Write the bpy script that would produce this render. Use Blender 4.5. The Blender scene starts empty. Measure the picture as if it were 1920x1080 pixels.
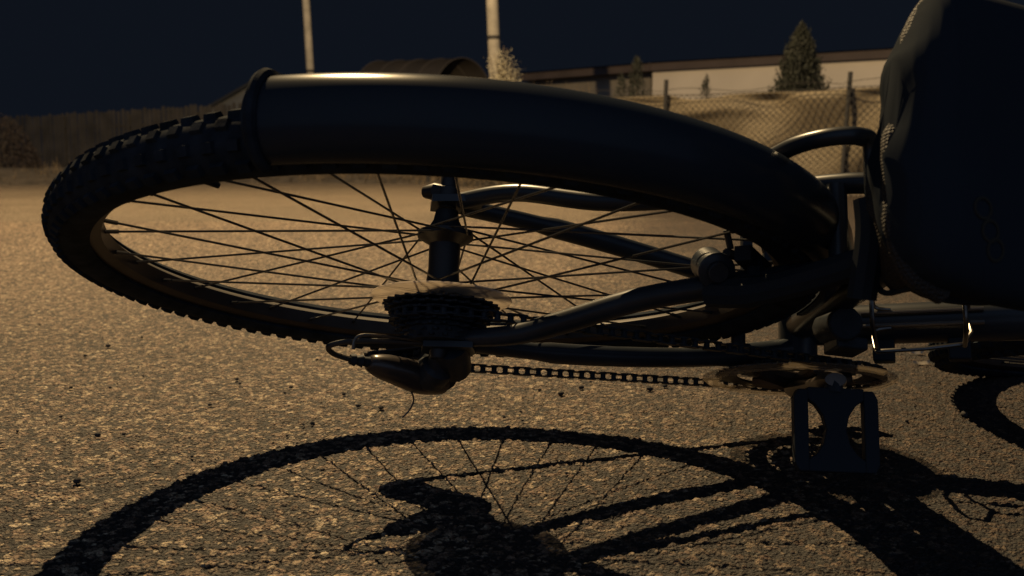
import bpy, math, random
import numpy as np
from mathutils import Vector, Matrix

random.seed(7)
RNG = np.random.default_rng(7)
PI = math.pi
scene = bpy.context.scene
COL = scene.collection

# ------------------------------------------------------------------ camera
CAM_H = 0.31
cam_d = bpy.data.cameras.new('camera')
cam = bpy.data.objects.new('camera', cam_d)
COL.objects.link(cam)
cam.location = (0, 0, CAM_H)
cam.rotation_euler = (PI / 2 - math.atan(230 / 2000), 0, 0)
cam_d.sensor_width = 36
cam_d.lens = 37.5
cam_d.clip_start = 0.02
cam_d.clip_end = 600
cam_d.dof.use_dof = True
cam_d.dof.focus_distance = 1.05
cam_d.dof.aperture_fstop = 11
scene.camera = cam

# ------------------------------------------------------------------ sky (night; blue glow behind the viewer added to fill dark surfaces)
world = bpy.data.worlds.new('World')
scene.world = world
world.use_nodes = True
wn = world.node_tree.nodes; wl = world.node_tree.links
wn.clear()
w_tc = wn.new('ShaderNodeTexCoord')
w_sep = wn.new('ShaderNodeSeparateXYZ')
w_map = wn.new('ShaderNodeMapRange')
w_map.inputs['From Min'].default_value = 0.05
w_map.inputs['From Max'].default_value = -0.9
w_ramp = wn.new('ShaderNodeMix'); w_ramp.data_type = 'RGBA'
w_ramp.inputs[6].default_value = (0.0044, 0.0062, 0.0104, 1)
w_ramp.inputs[7].default_value = (0.135, 0.185, 0.285, 1)
w_bg = wn.new('ShaderNodeBackground'); w_bg.inputs['Strength'].default_value = 1.0
w_out = wn.new('ShaderNodeOutputWorld')
wl.new(w_tc.outputs['Generated'], w_sep.inputs[0])
wl.new(w_sep.outputs['Y'], w_map.inputs['Value'])
wl.new(w_map.outputs[0], w_ramp.inputs[0])
wl.new(w_ramp.outputs[2], w_bg.inputs['Color'])
wl.new(w_bg.outputs[0], w_out.inputs[0])

# ------------------------------------------------------------------ the street lamp's light (the lamp hangs above the frame)
LAMP = (-2.05, 8.0, 8.45)
ld = bpy.data.lights.new('street_lamp_light', 'POINT')
ld.energy = 8900
ld.color = (1.0, 0.715, 0.365)
ld.shadow_soft_size = 0.03
lamp = bpy.data.objects.new('street_lamp_light', ld)
lamp.location = LAMP
COL.objects.link(lamp)

scene.view_settings.view_transform = 'Standard'
scene.view_settings.look = 'None'
scene.view_settings.exposure = 0
scene.view_settings.gamma = 1

# ------------------------------------------------------------------ materials
def mat(name, col, rough=0.6, metal=0.0, spec=0.5, noise=None, bump=None, trans=0.0, sss=0, coat=0.0):
    """noise=(scale, amount, detail) mottles the colour; bump=(scale, strength, distance)"""
    m = bpy.data.materials.new(name); m.use_nodes = True
    nt = m.node_tree; b = nt.nodes['Principled BSDF']
    b.inputs['Roughness'].default_value = rough
    b.inputs['Metallic'].default_value = metal
    b.inputs['Specular IOR Level'].default_value = spec
    b.inputs['Coat Weight'].default_value = coat
    b.inputs['Coat Roughness'].default_value = 0.12
    b.inputs['Base Color'].default_value = (*col, 1)
    tc = nt.nodes.new('ShaderNodeTexCoord')
    if noise:
        n = nt.nodes.new('ShaderNodeTexNoise')
        n.inputs['Scale'].default_value = noise[0]; n.inputs['Detail'].default_value = noise[2] if len(noise) > 2 else 4
        nt.links.new(tc.outputs['Object'], n.inputs['Vector'])
        r = nt.nodes.new('ShaderNodeMapRange')
        r.inputs['From Min'].default_value = 0.3; r.inputs['From Max'].default_value = 0.7
        r.inputs['To Min'].default_value = 1 - noise[1]; r.inputs['To Max'].default_value = 1 + noise[1]
        nt.links.new(n.outputs['Fac'], r.inputs['Value'])
        mx = nt.nodes.new('ShaderNodeMix'); mx.data_type = 'RGBA'; mx.blend_type = 'MULTIPLY'
        mx.inputs[0].default_value = 1
        mx.inputs[6].default_value = (*col, 1)
        nt.links.new(r.outputs[0], mx.inputs[7])
        nt.links.new(mx.outputs[2], b.inputs['Base Color'])
    if bump:
        n2 = nt.nodes.new('ShaderNodeTexNoise')
        n2.inputs['Scale'].default_value = bump[0]; n2.inputs['Detail'].default_value = 5
        nt.links.new(tc.outputs['Object'], n2.inputs['Vector'])
        bp = nt.nodes.new('ShaderNodeBump')
        bp.inputs['Strength'].default_value = bump[1]; bp.inputs['Distance'].default_value = bump[2]
        nt.links.new(n2.outputs['Fac'], bp.inputs['Height'])
        nt.links.new(bp.outputs[0], b.inputs['Normal'])
    if trans:
        t = nt.nodes.new('ShaderNodeBsdfTranslucent'); t.inputs['Color'].default_value = (*col, 1)
        ms = nt.nodes.new('ShaderNodeMixShader'); ms.inputs[0].default_value = trans
        nt.links.new(b.outputs[0], ms.inputs[1]); nt.links.new(t.outputs[0], ms.inputs[2])
        nt.links.new(ms.outputs[0], nt.nodes['Material Output'].inputs[0])
    return m

M = dict(
    rubber=mat('tyre_rubber', (0.017, 0.022, 0.029), 0.9, spec=0.04, noise=(60, 0.4), bump=(220, 0.25, 0.001)),
    rim=mat('brushed_rim_metal', (0.036, 0.03, 0.026), 0.5, metal=0.3, spec=0.3, noise=(30, 0.25)),
    spoke=mat('steel_spoke', (0.05, 0.05, 0.05), 0.25, metal=0.6),
    hub=mat('dark_hub_metal', (0.02, 0.02, 0.022), 0.4, metal=0.3, spec=0.3),
    steel=mat('dull_steel', (0.017, 0.022, 0.029), 0.5, metal=0.0, spec=0.15, noise=(80, 0.4)),
    disc=mat('clear_plastic_disc', (0.80, 0.72, 0.60), 0.35, trans=0.85, noise=(15, 0.15)),
    guard=mat('smoked_plastic', (0.15, 0.12, 0.09), 0.3, trans=0.35, noise=(20, 0.2)),
    paint=mat('black_frame_paint', (0.017, 0.022, 0.029), 0.34, spec=0.32, coat=0.0, noise=(14, 0.3)),
    fender=mat('black_fender_plastic', (0.017, 0.022, 0.029), 0.23, spec=0.10, bump=(400, 0.03, 0.0005)),
    plastic=mat('black_plastic', (0.017, 0.022, 0.029), 0.6, spec=0.1),
    alloy=mat('worn_alloy', (0.085, 0.07, 0.06), 0.4, metal=0.8, noise=(40, 0.3)),
    cable=mat('cable_housing', (0.02, 0.02, 0.02), 0.35),
    wire=mat('shiny_wire', (0.14, 0.13, 0.12), 0.3, metal=0.9),
    saddle=mat('saddle_cover', (0.017, 0.022, 0.029), 0.95, spec=0.03),
    emblem=mat('faded_emblem', (0.030, 0.027, 0.022), 0.9, spec=0.1),
    pole=mat('weathered_pole', (0.20, 0.18, 0.15), 0.8, noise=(6, 0.25), bump=(30, 0.3, 0.01)),
    wood=mat('old_fence_wood', (0.022, 0.019, 0.017), 0.9, noise=(3, 0.5), bump=(40, 0.4, 0.01)),
    post=mat('rusty_post', (0.012, 0.011, 0.011), 0.8, noise=(20, 0.4)),
    mesh=mat('rusty_fence_wire', (0.012, 0.010, 0.009), 0.8),
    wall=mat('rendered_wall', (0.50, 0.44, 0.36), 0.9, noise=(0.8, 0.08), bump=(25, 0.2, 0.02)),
    wall_shade=mat('shade_toned_wall', (0.17, 0.15, 0.125), 0.9, noise=(1.2, 0.15), bump=(25, 0.2, 0.02)),
    eave=mat('brown_fascia', (0.055, 0.04, 0.036), 0.8, noise=(2, 0.2)),
    roof=mat('dark_roof', (0.02, 0.02, 0.02), 0.95),
    leaf=mat('conifer_leaf', (0.014, 0.016, 0.010), 0.75, noise=(9, 0.45), trans=0.12),
    leaf2=mat('pale_leaf', (0.40, 0.36, 0.26), 0.7, noise=(25, 0.4), trans=0.25),
    bark=mat('bark', (0.06, 0.05, 0.04), 0.9),
    dry=mat('dry_grass', (0.125, 0.092, 0.056), 0.9, noise=(7, 0.8), trans=0.2),
    bush=mat('dark_bush_leaf', (0.022, 0.014, 0.011), 0.8, noise=(8, 0.4)),
    soil=mat('verge_soil', (0.055, 0.044, 0.033), 0.95, noise=(6, 0.45, 8), bump=(18, 0.8, 0.05)),
    film=mat('greenhouse_film', (0.035, 0.028, 0.021), 0.6, noise=(2, 0.3), trans=0.3),
    hoop=mat('greenhouse_frame', (0.045, 0.037, 0.03), 0.6),
    stone=mat('dark_pebble', (0.028, 0.026, 0.026), 0.9, noise=(60, 0.4)),
    litter=mat('pale_dry_leaf', (0.5, 0.42, 0.3), 0.8, noise=(60, 0.3), trans=0.2),
)

# tarpaulin
def tarp_material():
    m = mat('beige_tarpaulin', (0.115, 0.090, 0.056), 0.75, noise=(1.6, 0.14), bump=(60, 0.12, 0.006))
    return m
M['tarp'] = tarp_material()
def clear_plastic(name, col, clear):
    m = mat(name, col, 0.3, trans=0.35)
    nt = m.node_tree; out = nt.nodes['Material Output']
    src = out.inputs[0].links[0].from_socket
    t = nt.nodes.new('ShaderNodeBsdfTransparent'); ms = nt.nodes.new('ShaderNodeMixShader'); ms.inputs[0].default_value = clear
    nt.links.new(src, ms.inputs[1]); nt.links.new(t.outputs[0], ms.inputs[2]); nt.links.new(ms.outputs[0], out.inputs[0])
    return m
M['disc'] = clear_plastic('clear_plastic_disc', (0.72, 0.62, 0.50), 0.3)
M['guard'] = clear_plastic('clear_smoked_plastic', (0.26, 0.21, 0.15), 0.62)

# woven cover on the saddle's edge
def weave(m, scale=420):
    nt = m.node_tree; b = nt.nodes['Principled BSDF']
    tc = nt.nodes.new('ShaderNodeTexCoord')
    v = nt.nodes.new('ShaderNodeTexVoronoi'); v.inputs['Scale'].default_value = scale; v.inputs['Randomness'].default_value = 0.25
    nt.links.new(tc.outputs['Object'], v.inputs['Vector'])
    bp = nt.nodes.new('ShaderNodeBump'); bp.inputs['Strength'].default_value = 1.0; bp.inputs['Distance'].default_value = 0.002
    nt.links.new(v.outputs['Distance'], bp.inputs['Height'])
    nt.links.new(bp.outputs[0], b.inputs['Normal'])
M['mesh_cloth'] = mat('woven_mesh_cloth', (0.028, 0.025, 0.023), 0.7, spec=0.3)
weave(M['mesh_cloth'])

# asphalt: aggregate of stones, some pale, some dark, binder between
def asphalt(name, near):
    m = bpy.data.materials.new(name); m.use_nodes = True
    nt = m.node_tree; N = nt.nodes; L = nt.links; b = N['Principled BSDF']
    tc = N.new('ShaderNodeTexCoord')
    vo = N.new('ShaderNodeTexVoronoi'); vo.inputs['Scale'].default_value = 215
    L.new(tc.outputs['Object'], vo.inputs['Vector'])
    sep = N.new('ShaderNodeSeparateColor'); L.new(vo.outputs['Color'], sep.inputs[0])
    ramp = N.new('ShaderNodeValToRGB')
    e = ramp.color_ramp.elements
    e[0].position = 0.0; e[0].color = (0.022, 0.02, 0.02, 1)
    e[1].position = 1.0; e[1].color = (0.52, 0.44, 0.33, 1)
    for p, c in ((0.25, (0.045, 0.034, 0.028, 1)), (0.38, (0.095, 0.068, 0.052, 1)), (0.5, (0.17, 0.125, 0.085, 1)), (0.60, (0.19, 0.12, 0.085, 1)), (0.76, (0.38, 0.30, 0.20, 1))):
        q = e.new(p); q.color = c
    if near:
        at = N.new('ShaderNodeAttribute'); at.attribute_name = 'stone'
        mxv = N.new('ShaderNodeMix'); mxv.data_type = 'FLOAT'; mxv.inputs[0].default_value = 0.22
        L.new(at.outputs['Fac'], mxv.inputs[2]); L.new(sep.outputs[0], mxv.inputs[3])
        L.new(mxv.outputs[0], ramp.inputs[0])
    else:
        L.new(sep.outputs[0], ramp.inputs[0])
    # broad stains
    n1 = N.new('ShaderNodeTexNoise'); n1.inputs['Scale'].default_value = 0.9; n1.inputs['Detail'].default_value = 6
    L.new(tc.outputs['Object'], n1.inputs['Vector'])
    r1 = N.new('ShaderNodeMapRange'); r1.inputs['From Min'].default_value = 0.3; r1.inputs['From Max'].default_value = 0.7
    r1.inputs['To Min'].default_value = 0.82 if near else 0.60; r1.inputs['To Max'].default_value = 1.15 if near else 0.84
    L.new(n1.outputs['Fac'], r1.inputs['Value'])
    n3 = N.new('ShaderNodeTexNoise'); n3.inputs['Scale'].default_value = 75; n3.inputs['Detail'].default_value = 5
    L.new(tc.outputs['Object'], n3.inputs['Vector'])
    r3 = N.new('ShaderNodeMapRange'); r3.inputs['From Min'].default_value = 0.3; r3.inputs['From Max'].default_value = 0.7
    r3.inputs['To Min'].default_value = 0.62; r3.inputs['To Max'].default_value = 1.38
    L.new(n3.outputs['Fac'], r3.inputs['Value'])
    mul = N.new('ShaderNodeMath'); mul.operation = 'MULTIPLY'
    L.new(r1.outputs[0], mul.inputs[0]); L.new(r3.outputs[0], mul.inputs[1])
    mx = N.new('ShaderNodeMix'); mx.data_type = 'RGBA'; mx.blend_type = 'MULTIPLY'; mx.inputs[0].default_value = 1
    L.new(ramp.outputs[0], mx.inputs[6]); L.new(mul.outputs[0], mx.inputs[7])
    # brown dirt on the right, darkened further: light falloff put into the colour
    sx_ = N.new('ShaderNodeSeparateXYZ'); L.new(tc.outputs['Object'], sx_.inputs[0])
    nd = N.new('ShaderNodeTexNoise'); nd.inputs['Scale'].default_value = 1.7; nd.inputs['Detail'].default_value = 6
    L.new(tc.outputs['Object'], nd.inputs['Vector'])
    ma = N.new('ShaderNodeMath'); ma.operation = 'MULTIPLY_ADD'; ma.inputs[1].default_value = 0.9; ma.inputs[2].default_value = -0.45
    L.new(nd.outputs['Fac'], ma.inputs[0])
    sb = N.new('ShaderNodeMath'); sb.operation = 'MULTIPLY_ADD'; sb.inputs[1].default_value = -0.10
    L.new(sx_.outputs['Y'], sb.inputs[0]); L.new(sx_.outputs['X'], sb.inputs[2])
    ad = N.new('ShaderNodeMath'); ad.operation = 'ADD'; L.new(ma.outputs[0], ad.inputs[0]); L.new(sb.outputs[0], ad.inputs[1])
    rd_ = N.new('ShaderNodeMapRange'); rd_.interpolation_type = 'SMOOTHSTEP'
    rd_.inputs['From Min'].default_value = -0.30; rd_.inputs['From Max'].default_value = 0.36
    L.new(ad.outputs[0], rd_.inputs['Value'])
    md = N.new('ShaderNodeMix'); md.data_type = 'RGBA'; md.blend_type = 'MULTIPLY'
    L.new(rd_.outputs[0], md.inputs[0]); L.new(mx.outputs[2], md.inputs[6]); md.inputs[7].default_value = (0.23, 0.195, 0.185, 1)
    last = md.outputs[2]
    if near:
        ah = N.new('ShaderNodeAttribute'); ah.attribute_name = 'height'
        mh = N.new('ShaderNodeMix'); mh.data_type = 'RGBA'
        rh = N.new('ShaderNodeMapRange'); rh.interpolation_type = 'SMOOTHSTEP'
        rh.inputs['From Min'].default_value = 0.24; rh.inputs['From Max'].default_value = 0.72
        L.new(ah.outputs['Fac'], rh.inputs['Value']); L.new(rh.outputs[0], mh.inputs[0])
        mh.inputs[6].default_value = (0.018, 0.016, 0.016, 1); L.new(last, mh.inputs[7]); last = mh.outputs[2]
    L.new(last, b.inputs['Base Color'])
    b.inputs['Roughness'].default_value = 0.72
    b.inputs['Specular IOR Level'].default_value = 0.35
    # relief
    v2 = N.new('ShaderNodeTexVoronoi'); v2.inputs['Scale'].default_value = 260 if near else 120
    L.new(tc.outputs['Object'], v2.inputs['Vector'])
    n2 = N.new('ShaderNodeTexNoise'); n2.inputs['Scale'].default_value = 500; n2.inputs['Detail'].default_value = 3
    L.new(tc.outputs['Object'], n2.inputs['Vector'])
    add = N.new('ShaderNodeMath'); add.operation = 'SUBTRACT'
    L.new(n2.outputs['Fac'], add.inputs[0]); L.new(v2.outputs['Distance'], add.inputs[1])
    bp = N.new('ShaderNodeBump'); bp.inputs['Strength'].default_value = 1.0
    bp.inputs['Distance'].default_value = 0.0045 if near else 0.008
    L.new(add.outputs[0], bp.inputs['Height']); L.new(bp.outputs[0], b.inputs['Normal'])
    return m
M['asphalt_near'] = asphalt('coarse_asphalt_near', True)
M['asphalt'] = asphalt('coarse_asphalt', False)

# ------------------------------------------------------------------ mesh helpers
class MB:
    def __init__(self): self.v = []; self.f = []
    def add(self, vs, fs):
        o = len(self.v); self.v.extend([tuple(map(float, p)) for p in vs]); self.f.extend([tuple(i + o for i in q) for q in fs])
    def tube(self, pts, r, n=10, caps=True, flat=None):
        """sweep; r is one radius or one per point; flat=(dir, factor) squashes the section along dir"""
        P = [Vector(p) for p in pts]; k = len(P)
        R = [r] * k if not hasattr(r, '__len__') else list(r)
        T = [(P[min(i + 1, k - 1)] - P[max(i - 1, 0)]).normalized() for i in range(k)]
        a = Vector((0, 0, 1)) if abs(T[0].z) < 0.9 else Vector((1, 0, 0))
        u = (a - T[0] * a.dot(T[0])).normalized()
        vs = []; fs = []
        for i in range(k):
            u = (u - T[i] * u.dot(T[i])).normalized(); w = T[i].cross(u)
            for j in range(n):
                t = 2 * PI * j / n
                d = u * math.cos(t) + w * math.sin(t)
                if flat is not None:
                    fd = Vector(flat[0]).normalized(); d = d - fd * d.dot(fd) * (1 - flat[1])
                vs.append(P[i] + d * R[i])
        for i in range(k - 1):
            for j in range(n):
                j2 = (j + 1) % n
                fs.append((i * n + j, i * n + j2, (i + 1) * n + j2, (i + 1) * n + j))
        if caps:
            fs.append(tuple(range(n - 1, -1, -1))); fs.append(tuple((k - 1) * n + j for j in range(n)))
        self.add(vs, fs); return self
    def box(self, c, s, ax=None):
        c = Vector(c); A = ax or (Vector((1, 0, 0)), Vector((0, 1, 0)), Vector((0, 0, 1)))
        vs = [c + A[0] * (s[0] / 2 * i) + A[1] * (s[1] / 2 * j) + A[2] * (s[2] / 2 * k) for i in (-1, 1) for j in (-1, 1) for k in (-1, 1)]
        self.add(vs, [(0, 1, 3, 2), (4, 6, 7, 5), (0, 4, 5, 1), (2, 3, 7, 6), (0, 2, 6, 4), (1, 5, 7, 3)]); return self
    def lathe(self, prof, c=(0, 0, 0), n=48, a0=0, a1=2 * PI, closed=False):
        """profile of (r, y) swept about the y axis through c, in the x/z plane"""
        full = abs(a1 - a0 - 2 * PI) < 1e-6; m = n if full else n + 1; k = len(prof)
        vs = []
        for i in range(m):
            t = a0 + (a1 - a0) * i / n
            for r, y in prof: vs.append((c[0] + r * math.cos(t), c[1] + y, c[2] + r * math.sin(t)))
        fs = []
        kk = k if closed else k - 1
        for i in range(n):
            i2 = (i + 1) % m
            for j in range(kk):
                j2 = (j + 1) % k
                fs.append((i * k + j, i2 * k + j, i2 * k + j2, i * k + j2))
        if not full and closed:
            fs.append(tuple(range(k))); fs.append(tuple((m - 1) * k + j for j in range(k - 1, -1, -1)))
        self.add(vs, fs); return self
    def prism(self, outline, y0, y1):
        """outline of (x, z) extruded along y"""
        k = len(outline)
        vs = [(x, y0, z) for x, z in outline] + [(x, y1, z) for x, z in outline]
        fs = [tuple(range(k)), tuple(range(2 * k - 1, k - 1, -1))] + [(i, (i + 1) % k, k + (i + 1) % k, k + i) for i in range(k)]
        self.add(vs, fs); return self
    def build(self, name, m, parent=None, smooth=35, bevel=0):
        me = bpy.data.meshes.new(name)
        me.from_pydata(self.v, [], self.f); me.validate(); me.update()
        me.materials.append(m)
        import bmesh
        bm = bmesh.new(); bm.from_mesh(me); bmesh.ops.recalc_face_normals(bm, faces=bm.faces); bm.to_mesh(me); bm.free()
        if smooth:
            me.polygons.foreach_set('use_smooth', [True] * len(me.polygons))
            me.set_sharp_from_angle(angle=math.radians(smooth))
        o = bpy.data.objects.new(name, me); COL.objects.link(o)
        if parent: o.parent = parent
        if bevel:
            b = o.modifiers.new('bevel', 'BEVEL'); b.width = bevel; b.segments = 2; b.limit_method = 'ANGLE'
        return o

def smoothpath(pts, n=8):
    """Catmull-Rom through the points"""
    P = [Vector(p) for p in pts]; out = []
    for i in range(len(P) - 1):
        p0 = P[max(i - 1, 0)]; p1 = P[i]; p2 = P[i + 1]; p3 = P[min(i + 2, len(P) - 1)]
        for j in range(n):
            t = j / n
            out.append(0.5 * ((2 * p1) + (p2 - p0) * t + (2 * p0 - 5 * p1 + 4 * p2 - p3) * t * t + (3 * p1 - p0 - 3 * p2 + p3) * t ** 3))
    out.append(P[-1]); return out

def tag(o, label=None, cat=None, group=None, kind=None):
    if label: o['label'] = label
    if cat: o['category'] = cat
    if group: o['group'] = group
    if kind: o['kind'] = kind
    return o
def empty(name, loc=(0, 0, 0), label=None, cat=None, group=None):
    o = bpy.data.objects.new(name, None); o.empty_display_size = 0.1; o.location = loc; COL.objects.link(o)
    return tag(o, label, cat, group)

# ================================================================== THE SETTING
# ------------------------------------------------------------------ asphalt
g = MB()
g.add([(-150, -60, -0.006), (150, -60, -0.006), (150, 300, -0.006), (-150, 300, -0.006)], [(0, 1, 2, 3)])
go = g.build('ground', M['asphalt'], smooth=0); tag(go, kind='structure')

def cell(x, y, size, seed):
    """cellular stones: distance to the nearest and second stone centre, random value of the nearest"""
    gx = np.floor(x / size).astype(np.int64); gy = np.floor(y / size).astype(np.int64)
    f1 = np.full(x.shape, 9e9); f2 = f1.copy(); rv = np.zeros_like(x)
    for dx in (-1, 0, 1):
        for dy in (-1, 0, 1):
            cx = gx + dx; cy = gy + dy
            hsh = (cx * 73856093 ^ cy * 19349663 ^ seed * 83492791) & 0x7fffffff
            r1 = ((hsh * 1103515245 + 12345) & 0x7fffffff) / 0x7fffffff
            r2 = (((hsh ^ 0x5bd1e995) * 1664525 + 1013904223) & 0x7fffffff) / 0x7fffffff
            r3 = (((hsh ^ 0x1b873593) * 22695477 + 1) & 0x7fffffff) / 0x7fffffff
            d = np.hypot((cx + 0.1 + 0.8 * r1) * size - x, (cy + 0.1 + 0.8 * r2) * size - y) / size
            n = d < f1
            f2 = np.where(n, f1, np.minimum(f2, d)); rv = np.where(n, r3, rv); f1 = np.where(n, d, f1)
    return f1, f2, rv

rows = []
yy = 0.48
while yy < 6.0:
    rows.append(yy); yy += min(max(0.0018, 0.0018 * (yy / 1.0) ** 1.6), 0.03)
rows = np.array(rows); ncol = 920
fan = np.linspace(-0.62, 0.62, ncol)
Yg = np.repeat(rows[:, None], ncol, 1); Xg = Yg * fan[None, :]
x = Xg.ravel() + 5.3; y = Yg.ravel() + 3.1
f1, f2, rv = cell(x, y, 0.0085, 1)
wx = x + 0.0012 * np.sin(y * 330 + 2 * np.sin(x * 150)); wy = y + 0.0012 * np.sin(x * 310 + 2 * np.sin(y * 140))
f1, f2, rv = cell(wx, wy, 0.0054, 1)
e1 = np.clip((f2 - f1) * 2.6, 0, 1) ** 0.5
s1_, s2_, srv = cell(wx, wy, 0.0038, 5)
e3 = np.clip((s2_ - s1_) * 2.6, 0, 1) ** 0.5
dome = e1 * (0.15 + 0.95 * rv) + 0.30 * e3 * srv
g1, g2, rv2 = cell(wx, wy, 0.0098, 2)
dome2 = np.clip((g2 - g1) * 2.0, 0, 1) ** 0.6 * np.where(rv2 > 0.72, 0.75 + 0.8 * (rv2 - 0.72), 0.0)
wav = np.sin(x * 7.1 + 1.3 * np.sin(y * 5.3)) * np.sin(y * 6.3 + np.sin(x * 4.1))
fade = np.clip((4.6 - Yg.ravel()) / 2.8, 0, 1)
patch, _, prv = cell(wx, wy, 0.031, 9)
hcol = np.clip(np.maximum(e1 * (0.05 + 1.05 * rv), dome2 * 1.2) + 0.22 * e3 * srv - 0.10 * prv - 0.20 * np.clip((1.3 - Yg.ravel()) / 0.6, 0, 1), 0, 1)  # near falloff put into the colour: stones darken further towards the viewer
nearw = np.clip((2.9 - Yg.ravel()) / 2.0, 0, 1)
hcol = hcol * nearw + (1 - nearw) * np.clip(0.36 + 0.5 * hcol, 0, 1)
z = (dome * 0.0019 + dome2 * 0.0017 - 0.0017) * (0.15 + 0.85 * fade) + wav * 0.0009
z -= 0.0018
edge = np.clip((6.0 - Yg.ravel()) / 1.2, 0, 1)
z = z * edge + (1 - edge) * -0.0045
nr = len(rows)
co = np.stack([Xg.ravel(), Yg.ravel(), z], 1)
idx = np.arange(nr * ncol).reshape(nr, ncol)
faces = np.stack([idx[:-1, :-1].ravel(), idx[:-1, 1:].ravel(), idx[1:, 1:].ravel(), idx[1:, :-1].ravel()], 1)
me = bpy.data.meshes.new('road')
me.vertices.add(len(co)); me.vertices.foreach_set('co', co.ravel())
me.loops.add(faces.size); me.loops.foreach_set('vertex_index', faces.ravel())
me.polygons.add(len(faces)); me.polygons.foreach_set('loop_start', np.arange(len(faces)) * 4)
me.polygons.foreach_set('loop_total', np.full(len(faces), 4))
me.update(calc_edges=True); me.polygons.foreach_set('use_smooth', [True] * len(faces))
rq = (rv * 7.31 + 0.37) % 1.0
sv = np.where(dome2 > 0.15, 0.30 + 0.55 * ((rv2 * 13.7) % 1.0), rq)
at = me.attributes.new('stone', 'FLOAT', 'POINT'); at.data.foreach_set('value', sv.astype(np.float32))
at2 = me.attributes.new('height', 'FLOAT', 'POINT'); at2.data.foreach_set('value', hcol.astype(np.float32))
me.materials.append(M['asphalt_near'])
ro = bpy.data.objects.new('road', me); COL.objects.link(ro); tag(ro, kind='structure')

# ------------------------------------------------------------------ verge: a low bank behind the asphalt
front = [(-40, 12), (-14, 15.5), (-8.0, 17.0), (-5.3, 19.6), (-2.07, 18.4), (-0.6, 15.8), (0.28, 13.8), (0.8, 12.9), (2.2, 12.0), (3.6, 11.0), (6.5, 9.6), (14, 6.5)]
fr = smoothpath([(a, b, 0) for a, b in front], 10)
prof = [(0, -0.03), (0.12, 0.05), (0.5, 0.15), (1.1, 0.22), (2.0, 0.25), (120, 0.25)]
mb = MB(); vs = []; k = len(prof)
for i, p in enumerate(fr):
    t = (fr[min(i + 1, len(fr) - 1)] - fr[max(i - 1, 0)]).normalized(); nrm = Vector((-t.y, t.x, 0))
    nrm = (nrm * 0.35 + Vector((0, 1, 0))).normalized()
    for d, h in prof:
        j = random.uniform(-0.04, 0.04) if 0 < d < 3 else 0
        jf = random.uniform(-0.07, 0.07) if d == 0 else 0
        vs.append((p.x + nrm.x * min(d, 3), p.y + (nrm.y * d if d < 3 else d) + jf, h + j))
mb.add(vs, [(i * k + j, (i + 1) * k + j, (i + 1) * k + j + 1, i * k + j + 1) for i in range(len(fr) - 1) for j in range(k - 1)])
tag(mb.build('verge', M['soil'], smooth=60), kind='structure')

def blade(mb, p, h, w, lean, az):
    d = Vector((math.cos(az), math.sin(az), 0)); s = Vector((-d.y, d.x, 0)) * (w / 2)
    p = Vector(p)
    m = p + Vector((0, 0, h * 0.55)) + d * lean * 0.3; e = p + Vector((0, 0, h)) + d * lean
    mb.add([p - s, p + s, m + s * 0.8, m - s * 0.8, e], [(0, 1, 2, 3), (3, 2, 4)])

gb = MB()
for i in range(15000):
    t = random.random() ** 0.9
    a = random.uniform(0.16, 0.96) * (len(fr) - 1); i0 = int(a); p = fr[i0].lerp(fr[i0 + 1], a - i0)
    d = 0.02 + 1.5 * t
    if p.x < -5.5 and random.random() < 0.85: continue
    h = random.uniform(0.04, 0.22) * (1.0 + 0.6 * math.sin(p.x * 3.1) * math.sin(p.x * 1.7 + 2))
    z0 = 0.0 if d < 0.12 else 0.04 + 0.17 * min(1, d / 1.1)
    blade(gb, (p.x, p.y + d, z0), h, random.uniform(0.008, 0.02), random.uniform(0.0, 0.12), random.uniform(0, 2 * PI))
tag(gb.build('verge_grass', M['dry'], smooth=0), 'short dry brown grass along the far edge of the asphalt', 'grass', kind='stuff')

# ------------------------------------------------------------------ wooden picket fence, far left
fx0, fy0, fx1, fy1 = -13.2, 25.2, -4.9, 21.6
def fence_top(t): return 1.32 + 0.24 * t
wf = empty('picket_fence', (fx0, fy0, 0.2), 'old wooden picket fence fading into the dark on the left', 'fence')
mb = MB(); n = 74
for i in range(n):
    t = (i + 0.5) / n; X = (fx1 - fx0) * t; Y = (fy1 - fy0) * t
    w = 0.095 + random.uniform(-0.012, 0.012); h = fence_top(t) - 0.2 + random.uniform(-0.03, 0.03)
    ln = random.uniform(-0.02, 0.02)
    u = Vector((fx1 - fx0, fy1 - fy0, 0)).normalized(); nn = Vector((u.y, -u.x, 0))
    a = Vector((X, Y, 0)) + nn * random.uniform(0, 0.012)
    pts = [a - u * w / 2, a + u * w / 2, a + u * (w / 2 + ln) + Vector((0, 0, h)), a + u * ln + Vector((0, 0, h + 0.03)), a + u * (-w / 2 + ln) + Vector((0, 0, h))]
    mb.add(pts + [q - nn * 0.018 for q in pts], [(0, 1, 2, 3, 4), (9, 8, 7, 6, 5), (0, 5, 6, 1), (1, 6, 7, 2), (2, 7, 8, 3), (3, 8, 9, 4), (4, 9, 5, 0)])
mb.build('picket_panel', M['wood'], wf, smooth=0)
for hh in (0.35, 0.95):
    MB().tube([(0, 0.05, hh), (fx1 - fx0, fy1 - fy0 + 0.05, hh)], 0.035, 4).build('rail', M['wood'], wf, smooth=0)
for i in range(6):
    t = i / 5
    MB().box(((fx1 - fx0) * t, (fy1 - fy0) * t + 0.12, 0.6), (0.09, 0.09, 1.2)).build('post', M['wood'], wf, smooth=0)

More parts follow.
